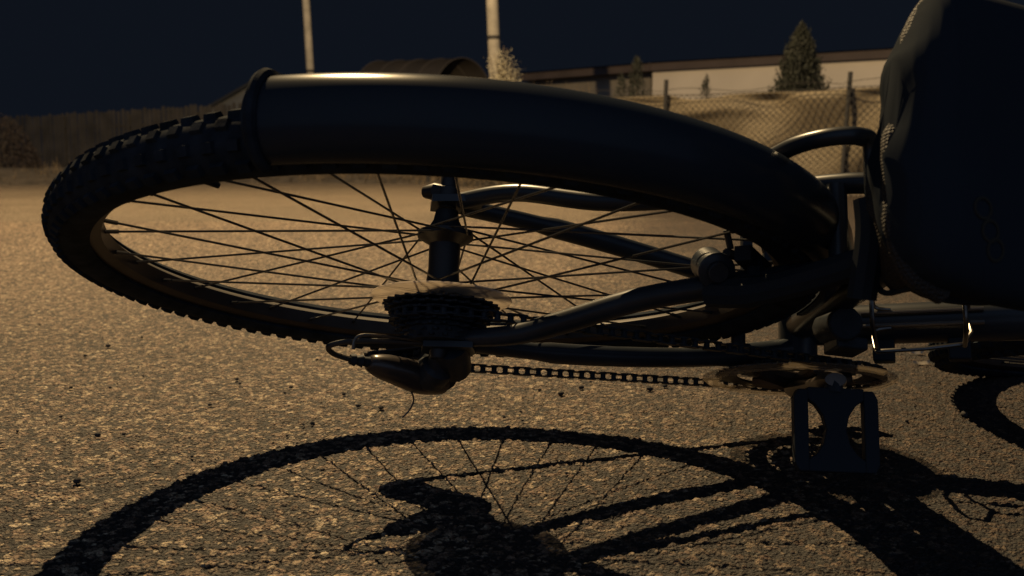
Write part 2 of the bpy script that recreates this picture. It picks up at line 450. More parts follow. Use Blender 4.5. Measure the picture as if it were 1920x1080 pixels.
# ------------------------------------------------------------------ chain link fence and the tarpaulin behind it
CF = [(-1.2, 15.3), (1.82, 13.0), (3.55, 11.55), (5.35, 10.1), (7.2, 8.6)]
TOPZ = [1.20, 1.165, 1.15, 1.17, 1.2]
BASEZ = 0.17
cf = empty('chain_link_fence', (1.82, 13.0, BASEZ), 'rusty chain link fence in front of the beige tarpaulin', 'fence')
org = Vector((1.82, 13.0, BASEZ))
def fence_pt(s, z):
    """s in post intervals; z from 0 base to 1 top"""
    i = min(int(s), len(CF) - 2); t = s - i
    X = CF[i][0] * (1 - t) + CF[i + 1][0] * t; Y = CF[i][1] * (1 - t) + CF[i + 1][1] * t
    sag = -0.035 * math.sin(PI * t) - 0.012 * math.sin(7 * t + i)
    tz = TOPZ[i] * (1 - t) + TOPZ[i + 1] * t + sag
    return Vector((X, Y, BASEZ + (tz - BASEZ) * z))
for i, (X, Y) in enumerate(CF):
    hgt = 1.30 + (0.03 if i == 1 else 0.0) - BASEZ
    lean = (0.01, 0.02, 0.035, 0.02, 0)[i]
    MB().tube([Vector((X, Y, BASEZ - 0.1)) - org, Vector((X + lean, Y, BASEZ + hgt * 0.6)) - org, Vector((X + lean * 1.6, Y, BASEZ + hgt)) - org], 0.026, 10).build('post', M['post'], cf)
mb = MB(); pitch = 0.082
for i in range(len(CF) - 1):
    Lseg = math.dist(CF[i], CF[i + 1]); nz = 1.0
    H = TOPZ[i] - BASEZ
    k = int(Lseg / pitch)
    steps = int(H / (pitch / 2) * 1.0)
    for j in range(-steps, k + steps):
        for sgn in (1, -1):
            pts = []
            for q in range(steps + 1):
                s = (j * pitch + sgn * q * pitch / 2 + (0 if sgn > 0 else 0)) / Lseg
                if -0.001 <= s <= 1.001: pts.append(fence_pt(i + min(max(s, 0), 0.9999), q / steps) - org + Vector((0, -0.004 * sgn, 0)))
            if len(pts) > 1: mb.tube(pts, 0.0034, 3, caps=False)
mb.build('wire_mesh', M['mesh'], cf, smooth=0)
mb = MB()
for i in range(len(CF) - 1):
    mb.tube([fence_pt(i + t / 20 * 0.9999, 1.0) - org for t in range(21)], 0.0045, 5)
    mb.tube([fence_pt(i + t / 20 * 0.9999, 1.0) - org + Vector((0, 0, 0.05 + 0.03 * math.sin(t * .5))) for t in range(21)], 0.0035, 5)
mb.build('top_wire', M['mesh'], cf)

# tarpaulin: wrinkled cloth hung just behind the wire
nx, nz = 300, 70
vs = []
s0, s1 = 0.72, 3.7
for a in range(nx + 1):
    s = s0 + (s1 - s0) * a / nx
    for b_ in range(nz + 1):
        zz = b_ / nz
        top = 0.992 - 0.045 * max(0, math.sin((s - 1.02) * 9)) * (1 if 1.02 < s < 1.37 else 0)
        p = fence_pt(min(s, 3.999), zz * top)
        off = 0.0
        # a sagging swag from the second post, long diagonal pulls, a few creases
        off += 0.055 * math.exp(-((zz - 0.84 + 0.9 * (s - 1.30) ** 2) / 0.08) ** 2) * math.exp(-((s - 1.30) / 0.26) ** 2)
        off += 0.055 * math.sin(5.0 * (zz * 0.9 + (s - 1.5) * 1.3) + 0.6 * math.sin(s * 4)) * math.exp(-((s - 1.62) / 0.4) ** 2)
        off += 0.060 * math.sin(7.0 * (zz * 0.9 - (s - 2.0) * 1.5) + 0.7 * math.sin(zz * 3)) * (0.35 + 0.65 * math.exp(-((s - 2.05) / 0.4) ** 2))
        off += 0.010 * math.sin(17 * (zz * 0.6 - s * 1.1) + 1.5 * math.sin(3 * zz + s * 4))
        off *= min(1, (1.0 - zz) / 0.10 + 0.12)
        p = p + Vector((0.66, 0.75, 0)) * (0.085 - off * 0.95)
        vs.append(p)
mb = MB(); mb.add(vs, [(a * (nz + 1) + b_, (a + 1) * (nz + 1) + b_, (a + 1) * (nz + 1) + b_ + 1, a * (nz + 1) + b_ + 1) for a in range(nx) for b_ in range(nz)])
tp = mb.build('tarpaulin', M['tarp'], smooth=180)
sm = tp.modifiers.new('thickness', 'SOLIDIFY'); sm.thickness = 0.004; sm.offset = 1
tag(tp, 'wrinkled beige tarpaulin hung behind the chain link fence', 'tarpaulin')

# ------------------------------------------------------------------ long low building
bd = empty('building', (2.0, 28.0, 0.25), 'long low pale building with a dark fascia behind the fence', 'building')
A0 = Vector((0.3, 29.6, 0)); A1 = Vector((3.45, 26.6, 0)); A2 = Vector((14.5, 19.2, 0))
bo = Vector((2.0, 28.0, 0.25))
def wallseg(p, q, zb, za0, za1, thick):
    d = (q - p).normalized(); nn = Vector((d.y, -d.x, 0))
    if nn.y > 0: nn = -nn
    vs = []
    for o in (0, -thick):
        for pt, zt in ((p, za0), (q, za1)):
            b0 = pt + nn * o
            vs += [Vector((b0.x, b0.y, zb)) - bo, Vector((b0.x, b0.y, zt)) - bo]
    return vs, [(0, 2, 3, 1), (4, 5, 7, 6), (0, 1, 5, 4), (2, 6, 7, 3), (1, 3, 7, 5), (0, 4, 6, 2)]
def eave_z(p):  # eave height so that the line stays level
    return 2.62
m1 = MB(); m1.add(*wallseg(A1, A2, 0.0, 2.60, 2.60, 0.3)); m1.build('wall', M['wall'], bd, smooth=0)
m1 = MB(); m1.add(*wallseg(A0 + Vector((0, .35, 0)), A1 + Vector((-0.004, .35, 0)), 0.0, 2.60, 2.60, 0.3)); w2 = m1.build('wall', M['wall_shade'], bd, smooth=0); w2['label'] = 'stretch of wall with shadow put into its darker colour'  # shadow over this stretch is painted into the wall colour
m1 = MB()
for p, q, o in ((A1, A2, 0.12), (A0, A1, 0.12)):
    d = (q - p).normalized(); nn = Vector((d.y, -d.x, 0)); nn = -nn if nn.y > 0 else nn
    vs, fs = wallseg(p + nn * o, q + nn * o, 2.604, 2.80, 2.80, 0.5); m1.add(vs, fs)
m1.build('fascia', M['eave'], bd, smooth=0)
m1 = MB()
up = Vector((0, 0, 1))
for p, q in ((A0, A1), (A1, A2)):
    d = (q - p).normalized(); nn = Vector((d.y, -d.x, 0)); nn = -nn if nn.y > 0 else nn
    a = p + nn * 0.2; b = q + nn * 0.2
    vs = [Vector((a.x, a.y, 2.804)) - bo, Vector((b.x, b.y, 2.804)) - bo, Vector((b.x, b.y, 3.0)) - nn * 5 - bo, Vector((a.x, a.y, 3.0)) - nn * 5 - bo]
    m1.add(vs, [(0, 1, 2, 3)])
m1.build('roof', M['roof'], bd, smooth=0)

# ------------------------------------------------------------------ conifers
def conifer(loc, h, r, label, tips=1, nleaf=2600, spread=None):
    root = empty('conifer_tree', loc, label, 'tree', 'conifers behind the fence')
    MB().tube([(0, 0, 0), (0.01, 0, h * 0.5), (0, 0, h * 0.93)], [0.05 * h / 2, 0.03 * h / 2, 0.004], 7).build('trunk', M['bark'], root)
    mb = MB()
    # sprays: tapered plumes standing out and up from the trunk
    spr = []
    for i in range(int(nleaf / 22)):
        t = random.random() ** 0.75
        zz = 0.02 + 0.97 * t
        rr = r * (1 - t) ** 0.82 * (0.9 + 0.18 * math.sin(i * 2.4)) + 0.015
        az = random.uniform(0, 2 * PI)
        spr.append((zz * h, rr * random.uniform(0.55, 1.06), az))
    for zz, rr, az in spr:
        d = Vector((math.cos(az), math.sin(az), 0))
        base = Vector((0, 0, zz)) + d * rr * 0.75
        ln = random.uniform(0.08, 0.15) * h * 0.75
        tip = base + d * rr * 0.22 + Vector((0, 0, ln))
        for q in range(22):
            t = random.random()
            c = base.lerp(tip, t) + Vector((random.gauss(0, 1), random.gauss(0, 1), random.gauss(0, 0.6))) * 0.022 * h * (1.1 - t)
            s = random.uniform(0.006, 0.015) * h * (1.15 - 0.5 * t)
            a = Vector((random.gauss(0, .5), random.gauss(0, .5), 1)).normalized() * s * 1.5
            b2 = Vector((random.gauss(0, 1), random.gauss(0, 1), random.gauss(0, .4))).normalized() * s * 0.55
            mb.add([c - a * .5, c + b2, c + a, c - b2], [(0, 1, 2, 3)])
    mb.build('crown', M['leaf'], root, smooth=0)
    return root
conifer((3.75, 14.1, 0.2), 1.80, 0.76, 'largest conifer, tall bushy cone behind the fence at right', nleaf=30000)
conifer((1.73, 15.0, 0.2), 1.50, 0.40, 'small conifer with a lower bush at its side left of the fence post', nleaf=3000)
conifer((1.50, 14.9, 0.2), 1.28, 0.34, 'lowest conifer on the left, leaning against a taller one', nleaf=1800)
conifer((2.68, 15.0, 0.2), 1.28, 0.30, 'tiny lone conifer poking above the tarpaulin mid fence', nleaf=1800)

# ------------------------------------------------------------------ poles
def pole(X, Y, r, leanx, label):
    root = empty('utility_pole', (X, Y, 0.1), label, 'pole', 'poles beyond the asphalt')
    MB().tube([(0, 0, -0.2), (leanx * 0.5, 0, 4), (leanx, 0, 8.5)], [r * 1.06, r, r * 0.9], 14).build('shaft', M['pole'], root)
    MB().tube([(leanx * 0.262, 0, 1.98), (leanx * 0.266, 0, 2.03)], r * 1.08, 14).build('band', M['post'], root)
    MB().tube([(leanx, 0, 8.5), (leanx, 0, 8.6)], r * 1.0, 14).build('cap', M['post'], root)
    return root
pole(-3.78, 20.8, 0.071, -0.34, 'thinner pole on the left with a dark band')
pole(-0.17, 15.4, 0.084, -0.34, 'thicker pole with a leafy climber at its foot')

# leafy climber
cb = empty('climbing_bush', (-0.15, 15.15, 0.2), 'pale leafy climber growing up the foot of the thicker pole', 'bush')
mb = MB(); stems = MB()
for i in range(34):
    az = random.uniform(0, 2 * PI); top = random.uniform(1.0, 1.5) if i < 18 else random.uniform(1.4, 1.78)
    sx = random.gauss(0.06, 0.16) * (1.9 - top) / .6; 
    pts = smoothpath([(random.gauss(0, .04), 0.05 * math.sin(az), 0), (sx * .5, random.gauss(0, .03), top * .6), (sx + random.gauss(0, .05), random.gauss(-.03, .05), top)], 5)
    stems.tube(pts, 0.004, 4)
    for q in range(130):
        t = random.uniform(0.35, 1); p = pts[min(int(t * (len(pts) - 1)), len(pts) - 1)]
        c = p + Vector((random.gauss(0, 1), random.gauss(0, 1), random.gauss(0, 1))) * 0.05
        s = random.uniform(0.008, 0.017)
        a = Vector((random.gauss(0, 1), random.gauss(0, 1), random.gauss(0, 1))).normalized(); b2 = a.orthogonal().normalized()
        mb.add([c - a * s, c + b2 * s * .6, c + a * s, c - b2 * s * .6], [(0, 1, 2, 3)])
mb.build('leaves', M['leaf2'], cb, smooth=0); stems.build('stems', M['dry'], cb)

# dry weeds between the pole and the fence
wd = empty('dry_weeds', (0.5, 14.2, 0.22), 'tall pale dry weed stalks by the start of the chain link fence', 'weeds')
mb = MB()
for i in range(70):
    X = random.choice([random.gauss(0.42, .06), random.uniform(-.25, .6), random.gauss(-0.1, .08)]); h = random.uniform(0.75, 1.22)
    mb.tube(smoothpath([(X, random.uniform(-.2, .2), 0), (X + random.gauss(0, .02), 0, h * .6), (X + random.gauss(0, .06), 0, h)], 4), [0.004] * 8 + [0.0015], 3)
mb.build('stalks', M['dry'], wd)

# dark bush at the far left edge
db = empty('dark_bush', (-10.2, 21.6, 0.2), 'dark reddish bush at the left end of the picket fence', 'bush')
mb = MB()
for i in range(3500):
    a = random.uniform(0, 2 * PI); rr = 0.75 * math.sqrt(random.random()); h = 1.15 * (1 - (rr / .78) ** 2) * random.random() ** .6
    c = Vector((rr * math.cos(a), rr * math.sin(a) * .6, h)); s = random.uniform(.015, .035)
    v1 = Vector((random.gauss(0, 1), random.gauss(0, 1), random.gauss(0, 1))).normalized(); v2 = v1.orthogonal().normalized()
    mb.add([c - v1 * s, c + v2 * s * .6, c + v1 * s, c - v2 * s * .6], [(0, 1, 2, 3)])
mb.build('leaves', M['bush'], db, smooth=0)
st = MB()
for i in range(7):
    st.tube([(0, 0, 0), (random.gauss(0, .25), random.gauss(0, .1), .8)], .01, 5)
st.build('stems', M['bark'], db)

# ------------------------------------------------------------------ greenhouse (hoop tunnel)
gh = empty('greenhouse', (-1.2, 26.5, 0.25), 'dim hoop greenhouse tunnel far behind the bicycle wheel', 'greenhouse')
dirv = Vector((-0.82, 0.30, 0)); side = Vector((0.93, 0.36, 0)).normalized()
R = 0.80; Hs = 2.66
def hp(t, s):  # hoop point
    a = PI * t
    return side * (R * math.cos(a)) + Vector((0, 0, 1.35 + (Hs - 1.35) * math.sin(a) ** 0.9)) + dirv * s
mb = MB(); ns = 9; nt_ = 20
vs = [hp(t / nt_, s * 0.32) for s in range(ns) for t in range(nt_ + 1)]
mb.add(vs, [(s * (nt_ + 1) + t, s * (nt_ + 1) + t + 1, (s + 1) * (nt_ + 1) + t + 1, (s + 1) * (nt_ + 1) + t) for s in range(ns - 1) for t in range(nt_)])
for sg in (-1, 1):
    vs = [side * (R * sg) + dirv * (s * .32) + Vector((0, 0, zz)) for s in range(ns) for zz in (0, 1.35)]
    mb.add(vs, [(s * 2, s * 2 + 2, s * 2 + 3, s * 2 + 1) for s in range(ns - 1)])
mb.build('cover', M['film'], gh, smooth=60)
for s in range(0, ns, 2):
    MB().tube([side * R + dirv * (s * .32)] + [hp(t / nt_, s * .32) * 1.0 + Vector((0, 0, .008)) for t in range(nt_ + 1)] + [-side * R + dirv * (s * .32)], 0.012, 6).build('hoop', M['hoop'], gh)
dr = MB()
for q in (-0.42, 0.42): dr.tube([side * q - dirv * .03, side * q - dirv * .03 + Vector((0, 0, 2.0))], .02, 5)
dr.tube([side * -.42 - dirv * .03 + Vector((0, 0, 2.0)), side * .42 - dirv * .03 + Vector((0, 0, 2.0))], .02, 5)
dr.build('door_frame', M['hoop'], gh)

# small gabled shed behind the wheel's fender
sh = empty('shed', (-8.0, 32.0, 0.25), 'dim grey gabled shed roof showing just left of the fender', 'shed')
MB().prism([(-2.2, 0), (2.6, 0), (2.6, 1.6), (0.9, 2.75), (-2.2, 1.0)], 0, 3).build('wall', mat('shed_grey', (0.10, 0.10, 0.095), 0.9, noise=(2, .2)), sh, smooth=0)
MB().prism([(-2.5, .95), (-2.5, .86), (0.9, 2.76), (2.9, 1.6), (2.9, 1.68), (0.9, 2.86)], -0.15, 3.2).build('roof', M['roof'], sh, smooth=0)

# ================================================================== THE BICYCLE
th = math.atan(230 / 2000)
Cb = Vector((-0.0646, 1.0015, CAM_H - 0.0979))
Nn = Vector((0.0427, 0.3459, 0.9373)).normalized()
Aa = (Vector((1, 0, 0)) - Nn * Nn.x).normalized(); Bb = Nn.cross(Aa)
AL = math.radians(18)
Fw = Aa * math.cos(AL) + Bb * math.sin(AL); Uu = Aa * math.sin(AL) - Bb * math.cos(AL)
BM = Matrix(((Fw.x, Nn.x, Uu.x, Cb.x), (Fw.y, Nn.y, Uu.y, Cb.y), (Fw.z, Nn.z, Uu.z, Cb.z), (0, 0, 0, 1)))
bike = empty('bicycle', label='black bicycle lying on its side on the asphalt, rear wheel raised towards the viewer', cat='bicycle')
bike.matrix_world = BM
BBX, BBZ = 0.4226, -0.0625

# ---------------- wheels
def knobs(R, rm, n):
    """tread blocks round a tyre of outer radius R"""
    mb = MB()
    def block(t, y, rad, lx, ly, h, tilt):
        ca, sa = math.cos(t), math.sin(t)
        er = Vector((ca, 0, sa)); et = Vector((-sa, 0, ca)); ey = Vector((0, 1, 0))
        n_ = (er * math.cos(tilt) + ey * math.sin(tilt)); w = (ey * math.cos(tilt) - er * math.sin(tilt))
        c = er * rad + ey * y
        vs = [c + et * (lx / 2 * i * s_) + w * (ly / 2 * j * s_) + n_ * k for k, s_ in ((-0.002, 1.15), (h, 0.9)) for i in (-1, 1) for j in (-1, 1)]
        mb.add(vs, [(0, 1, 3, 2), (4, 6, 7, 5), (0, 4, 5, 1), (2, 3, 7, 6), (0, 2, 6, 4), (1, 5, 7, 3)])
    Rc = R - rm
    for i in range(n):
        t = 2 * PI * i / n
        a = math.radians(58)
        for s in (-1, 1):
            t2 = t + (PI / n if s > 0 else 0)
            block(t2, s * rm * math.sin(a), Rc + rm * math.cos(a), 0.0105, 0.0075, 0.0034, s * a)
            a2 = math.radians(20)
            block(t2 + 0.4 * PI / n, s * rm * math.sin(a2), Rc + rm * math.cos(a2), 0.009, 0.008, 0.0026, s * a2)
    return mb

def make_wheel(name, rear):
    rim = MB().lathe([(0.303, -0.007), (0.3025, 0), (0.303, 0.007), (0.309, 0.0115), (0.3225, 0.0125), (0.3245, 0.0105), (0.318, 0.0085), (0.318, -0.0085), (0.3245, -0.0105), (0.3225, -0.0125), (0.309, -0.0115)], n=144, closed=True)
    wh = rim.build(name, M['rim'], bike)
    R, rm = 0.3475, 0.0215
    prof = [(R - rm + rm * math.cos(a), rm * math.sin(a)) for a in np.linspace(-2.35, 2.35, 17)]
    ty = MB().lathe(prof + [(0.314, 0.008), (0.314, -0.008)], n=144, closed=True)
    k = knobs(R, rm, 108); ty.add(k.v, k.f)
    ty.build('tyre', M['rubber'], wh)
    yl, yr = (0.034, -0.021) if rear else (0.033, -0.033)
    hb = MB().lathe([(0.004, -0.062), (0.010, -0.062), (0.012, -0.045), (0.013, yr - 0.004), (0.0265, yr - 0.002), (0.0265, yr + 0.002), (0.016, yr + 0.007), (0.0145, 0), (0.015, yl - 0.010), (0.0265, yl - 0.003), (0.0265, yl + 0.002), (0.017, yl + 0.006), (0.0125, yl + 0.014), (0.0105, 0.058), (0.004, 0.058)], n=32)
    hb.build('hub', M['hub'], wh)
    # spokes, three-cross; each with its nipple
    a0 = math.radians(123.5)
    for i in range(36):
        left = i % 2 == 0
        j = i // 2
        sgn = 1 if j % 2 == 0 else -1
        ar = a0 - math.radians(10) * i
        ah = ar + sgn * math.radians(64)
        yf = (yl if left else yr); yo = 0.0022 * (1 if (j // 1) % 2 == 0 else -1)
        pr = Vector((0.3045 * math.cos(ar), 0.002 * (1 if left else -1), 0.3045 * math.sin(ar)))
        ph_ = Vector((0.0232 * math.cos(ah), yf + yo, 0.0232 * math.sin(ah)))
        d = (ph_ - pr).normalized()
        s = MB().tube([pr, pr + d * 0.0135, pr + d * 0.0137, ph_], [0.0019, 0.0019, 0.00105, 0.00105], 6)
        s.build('spoke', M['spoke'], wh)
    return wh
rw = make_wheel('rear_wheel', True)
# valve
MB().tube([(0.3035 * math.cos(2.49), 0, 0.3035 * math.sin(2.49)), (0.27 * math.cos(2.49), 0, 0.27 * math.sin(2.49))], [0.0035, 0.0025], 8).build('valve', M['steel'], rw)
# clear spoke protector and cassette
MB().lathe([(0.018, -0.0262), (0.0655, -0.0272), (0.0660, -0.0280), (0.0655, -0.0288), (0.018, -0.0278)], n=64, closed=True).build('spoke_guard', M['disc'], rw)
cas = MB()
def cog(mb, R, y, n, th_=0.0017, r0=None):
    o = []
    for i in range(n):
        for f, r in ((0.0, R - 0.004), (0.22, R - 0.0035), (0.40, R + 0.0005), (0.58, R + 0.0005), (0.78, R - 0.0035)):
            a = 2 * PI * (i + f) / n; o.append((r * math.cos(a), r * math.sin(a)))
    k = len(o); ri = r0 or R * 0.5
    inn = [(ri * math.cos(2 * PI * i / k), ri * math.sin(2 * PI * i / k)) for i in range(k)]
    vs = [(x_, y, z_) for x_, z_ in o] + [(x_, y - th_, z_) for x_, z_ in o] + [(x_, y, z_) for x_, z_ in inn] + [(x_, y - th_, z_) for x_, z_ in inn]
    fs = []
    for i in range(k):
        j = (i + 1) % k
        fs += [(i, j, k + j, k + i), (i, 2 * k + i, 2 * k + j, j), (k + i, k + j, 3 * k + j, 3 * k + i), (2 * k + i, 3 * k + i, 3 * k + j, 2 * k + j)]
    mb.add(vs, fs)
for i, nt in enumerate((27, 26, 24, 23, 21, 20, 18, 17)):
    R = nt * 0.0127 / (2 * PI)
    cog(cas, R, -0.0345 - i * 0.0046, nt, 0.0020, r0=R * 0.62 if i < 2 else 0.014)
cas.lathe([(0.0135, -0.028), (0.02, -0.029), (0.030, -0.0345), (0.0335, -0.062), (0.031, -0.0705), (0.0135, -0.071)], n=32)
# carrier arms of the two largest cogs
for i in range(5):
    a = 2 * PI * i / 5 + .4
    cas.tube([(0.018 * math.cos(a), -0.034, 0.018 * math.sin(a)), (0.044 * math.cos(a + .15), -0.034, 0.044 * math.sin(a + .15))], 0.0042, 6)
cas.build('cassette', M['steel'], rw)
# quick release and axle ends
qr = MB().lathe([(0.002, 0.060), (0.0085, 0.060), (0.0085, 0.066), (0.0105, 0.0725), (0.0105, 0.080), (0.0075, 0.0815), (0.0075, 0.0935), (0.0055, 0.0975), (0.001, 0.0985)], n=24)
qr.tube([(0, 0.076, 0), (-0.013, 0.077, -0.004), (-0.02, 0.078, -0.012)], [0.0075, 0.0085, 0.006], 10)
qr.build('axle_nut', M['hub'], bike)
MB().lathe([(0.001, -0.085), (0.007, -0.085), (0.0085, -0.080), (0.0085, -0.062), (0.002, -0.062)], n=24).build('axle_nut', M['hub'], bike)

# ---------------- frame
fr_ = MB()
ST = Vector((-math.cos(math.radians(73)), 0, math.sin(math.radians(73))))
BBc = Vector((BBX, 0, BBZ)); SC = BBc + ST * 0.40
fr_.lathe([(0.012, -0.036), (0.021, -0.036), (0.021, 0.036), (0.012, 0.036)], c=(BBX, 0, BBZ), n=28, closed=True)
fr_.tube([BBc, SC + ST * 0.03], 0.0165, 18)
HTt = Vector((0.835, 0, 0.475)); HTb = Vector((0.885, 0, 0.335))
fr_.tube([HTt, HTb], 0.020, 18)
fr_.tube([BBc, BBc.lerp(HTb, 0.5), HTb], [0.021, 0.023, 0.021], 18)
fr_.tube([SC - ST * 0.02, HTt - Vector((-.01, 0, .03))], 0.017, 18)
for s in (1, -1):
    # chain stay and curved seat stay
    fr_.tube(smoothpath([(0.018, s * 0.066, -0.006), (0.12, s * 0.064, -0.026), (0.24, s * 0.054, -0.046), (0.33, s * 0.042, -0.056), (BBX - .01, s * 0.026, BBZ + .003)], 6), [0.0085] * 6 + [0.0105] * 12 + [0.012] * 7, 12)
    if s > 0: pth = [(0.010, 0.066, 0.012), (0.050, 0.0645, 0.062), (0.118, 0.0475, 0.121), (0.20, 0.041, 0.205), (0.262, 0.034, 0.285), (SC.x - .005, 0.018, SC.z - .01)]
    else: pth = [(0.012, -0.066, 0.010), (0.055, -0.066, 0.052), (0.088, -0.058, 0.088), (0.140, -0.043, 0.150), (0.20, -0.038, 0.222), (0.262, -0.034, 0.290), (SC.x - .005, -0.018, SC.z - .01)]
    q = smoothpath(pth, 7)
    fr_.tube(q, [0.0080 + (0.0025 if s < 0 else 0.0006) * min(1, i / 12) for i in range(len(q))], 12)
    # drop-outs
    fr_.prism([(-0.018, 0.012), (-0.012, -0.02), (0.004, -0.034 if s < 0 else -0.018), (0.03 if s > 0 else .034, -0.016 if s > 0 else -0.028), (0.036, 0.0), (0.024, 0.03), (0.006, 0.024)], s * (0.062 if s > 0 else 0.0715), s * (0.069 if s > 0 else 0.077))
fr_.tube([(0.245, -0.034, 0.272), (0.245, 0.034, 0.272)], 0.008, 10)
fr_.tube([(0.345, -0.04, -0.057), (0.345, 0.04, -0.057)], 0.008, 10)
frame = fr_.build('frame', M['paint'], bike, smooth=40)
# fork and front wheel
FH = Vector((0.995, 0.018, 0.0))
ax = (HTb - HTt).normalized()
fk = MB(); fk.tube([HTb, HTb + ax * 0.03], 0.019, 14)
fk.tube([HTb + ax * 0.03 + Vector((0, -.055, 0)), HTb + ax * 0.03 + Vector((0, .06, 0))], 0.017, 12)
for s in (1, -1):
    fk.tube(smoothpath([HTb + ax * 0.03 + Vector((0, s * .055, 0)), HTb + ax * 0.2 + Vector((0, s * .056 + .012, 0)), FH + Vector((0, s * .056, 0.0))], 8), [0.0155] * 9 + [0.0125] * 8, 12)
fk.build('fork', M['paint'], bike)
fw_ = make_wheel('front_wheel', False)
fw_.matrix_local = Matrix.Translation(FH) @ Matrix.Rotation(math.radians(5.5), 4, 'X') @ Matrix.Rotation(math.radians(2.5), 4, 'Z')
# handlebar
hbm = MB(); stem = HTt - ax * 0.075 + Vector((0.09, 0, 0.035))
hbm.tube([HTt, HTt - ax * 0.075, stem], 0.0145, 12)
hbm.tube(smoothpath([stem + Vector((-.10, .30, .05)), stem + Vector((-.04, .17, .045)), stem + Vector((0, .05, 0)), stem + Vector((0, -.05, 0)), stem + Vector((-.04, -.17, .045)), stem + Vector((-.10, -.28, .05))], 6), 0.0125, 12)
hbo = hbm.build('handlebar', M['paint'], bike)
for s in (1, -1):
    MB().tube([stem + Vector((-.055, s * .19, .046)), stem + Vector((-.105, s * (.30 if s > 0 else .285), .05))], 0.017, 12).build('grip', M['rubber'], hbo)

# ---------------- cranks, rings, chain guard
CR = math.radians(112)
def crank(s, ang):
    d = Vector((math.cos(ang), 0, math.sin(ang))); p0 = BBc + Vector((0, s * 0.070, 0)); p1 = BBc + d * 0.170 + Vector((0, s * 0.086, 0))
    mb = MB(); pts = [p0 + (p1 - p0) * t for t in np.linspace(-0.06, 1.05, 12)]
    rr = [0.012, 0.0175, 0.017, 0.0145, 0.013, 0.012, 0.0115, 0.0115, 0.012, 0.0135, 0.0145, 0.010]
    mb.tube(pts, rr, 14, flat=((0, 1, 0), 0.62))
    if s < 0:
        for i in range(5):
            a = 2 * PI * i / 5 + 0.5
            mb.tube([p0 + Vector((0, 0.008, 0)), p0 + Vector((0.056 * math.cos(a), 0.014, 0.056 * math.sin(a)))], [0.011, 0.007], 8)
    mb.lathe([(0.001, s * 0.080), (0.009, s * 0.080), (0.010, s * 0.062)], c=(BBX, 0, BBZ), n=20)
    return mb.build('crank', M['alloy'], bike), p1
cr, pR = crank(-1, CR); cl, pL = crank(1, CR + PI)
rings = MB()
for n_, y_ in ((44, -0.0535), (34, -0.0465), (24, -0.0395)):
    R = n_ * 0.0127 / (2 * PI); cog(rings, R, y_, n_, 0.0024, r0=R - 0.022 if n_ > 24 else R - .012)
rings.build('chainring', M['steel'], cr)
gd = MB().lathe([(0.086, -0.0600), (0.0985, -0.0600), (0.1035, -0.0575), (0.1040, -0.0590), (0.0995, -0.0625), (0.086, -0.0625)], n=72, closed=True)
for i in range(5):
    a = 2 * PI * i / 5 + 0.5
    gd.tube([(0.087 * math.cos(a), -0.061, 0.087 * math.sin(a)), (0.05 * math.cos(a), -0.0605, 0.05 * math.sin(a))], [0.012, 0.007], 8, flat=((0, 1, 0), 0.2))
gdo = gd.build('chain_guard', M['guard'], cr); gdo.location = (BBX, 0, BBZ)
# rings built round the origin: move to the bottom bracket
bpy.data.objects['chainring'].location = (BBX, 0, BBZ)

# pedals: frame of two side bars, waisted middle, cross bars
def pedal(p, s, tilt):
    root = MB()
    x2, y0, y1 = 0.0392, 0.008, 0.086
    def pt(a, b, c): # a across, b along the spindle, c thickness
        ca, sa = math.cos(tilt), math.sin(tilt)
        return p + Vector((a * ca - c * sa, s * b, a * sa + c * ca))
    def slab(outl, h0, h1):
        k = len(outl); vs = [pt(a, b, h0) for a, b in outl] + [pt(a, b, h1) for a, b in outl]
        root.add(vs, [tuple(range(k)), tuple(range(2 * k - 1, k - 1, -1))] + [(i, (i + 1) % k, k + (i + 1) % k, k + i) for i in range(k)])
    for q in (-1, 1):
        slab([(q * (x2 - 0.0135), y0 + .002), (q * (x2 - .004), y0 + .002), (q * x2, y0 + 0.010), (q * x2, y1 - 0.008), (q * (x2 - .004), y1), (q * (x2 - 0.0135), y1)], -0.0060, 0.0060)
    # waisted middle, flaring into the end bars
    mid = [(0.0265, y0), (0.0265, y0 + 0.011), (0.019, y0 + 0.016), (0.0122, y0 + .026), (0.0092, (y0 + y1) / 2), (0.0122, y1 - .026), (0.019, y1 - .016), (0.0265, y1 - 0.011), (0.0265, y1)]
    slab(mid + [(-a, b) for a, b in mid[::-1]], -0.0055, 0.0055)
    o = root.build('pedal', M['plastic'], bike, smooth=0, bevel=0.0015)
    MB().tube([p + Vector((0, -s * 0.004, 0)), p + Vector((0, s * 0.012, 0))], 0.0085, 12).build('spindle', M['steel'], o)
    return o
pedal(pR, -1, math.radians(18)); pedal(pL, 1, math.radians(10))

# ---------------- chain
pitch = 0.0127
yc = -0.0547
Rr = 44 * 0.0127 / (2 * PI); Rcg = 22 * 0.0127 / (2 * PI); yk = -0.0345 - 3 * 0.0046
def circ(c, r, a0, a1, y, n=24): return [Vector((c[0] + r * math.cos(a), y, c[1] + r * math.sin(a))) for a in np.linspace(a0, a1, n)]
Gp = (0.018, -0.082); Tp = (-0.018, -0.138); yp = -0.0665
cp = []
cp += circ((BBX, BBZ), Rr, math.radians(-100), math.radians(88), yc, 30)            # round the ring's front
cp += circ((0, 0), Rcg, math.radians(94), math.radians(238), yk, 20)                # over the cog's back
cp += circ(Gp, 0.0235, math.radians(70), math.radians(-50), yp, 10)                 # guide pulley front
cp += circ(Tp, 0.0235, math.radians(140), math.radians(275), yp, 10)                # tension pulley back
cp.append(cp[0].copy())
acc = [0]
for a, b in zip(cp, cp[1:]): acc.append(acc[-1] + (b - a).length)
nl = int(acc[-1] / pitch); ch = MB()
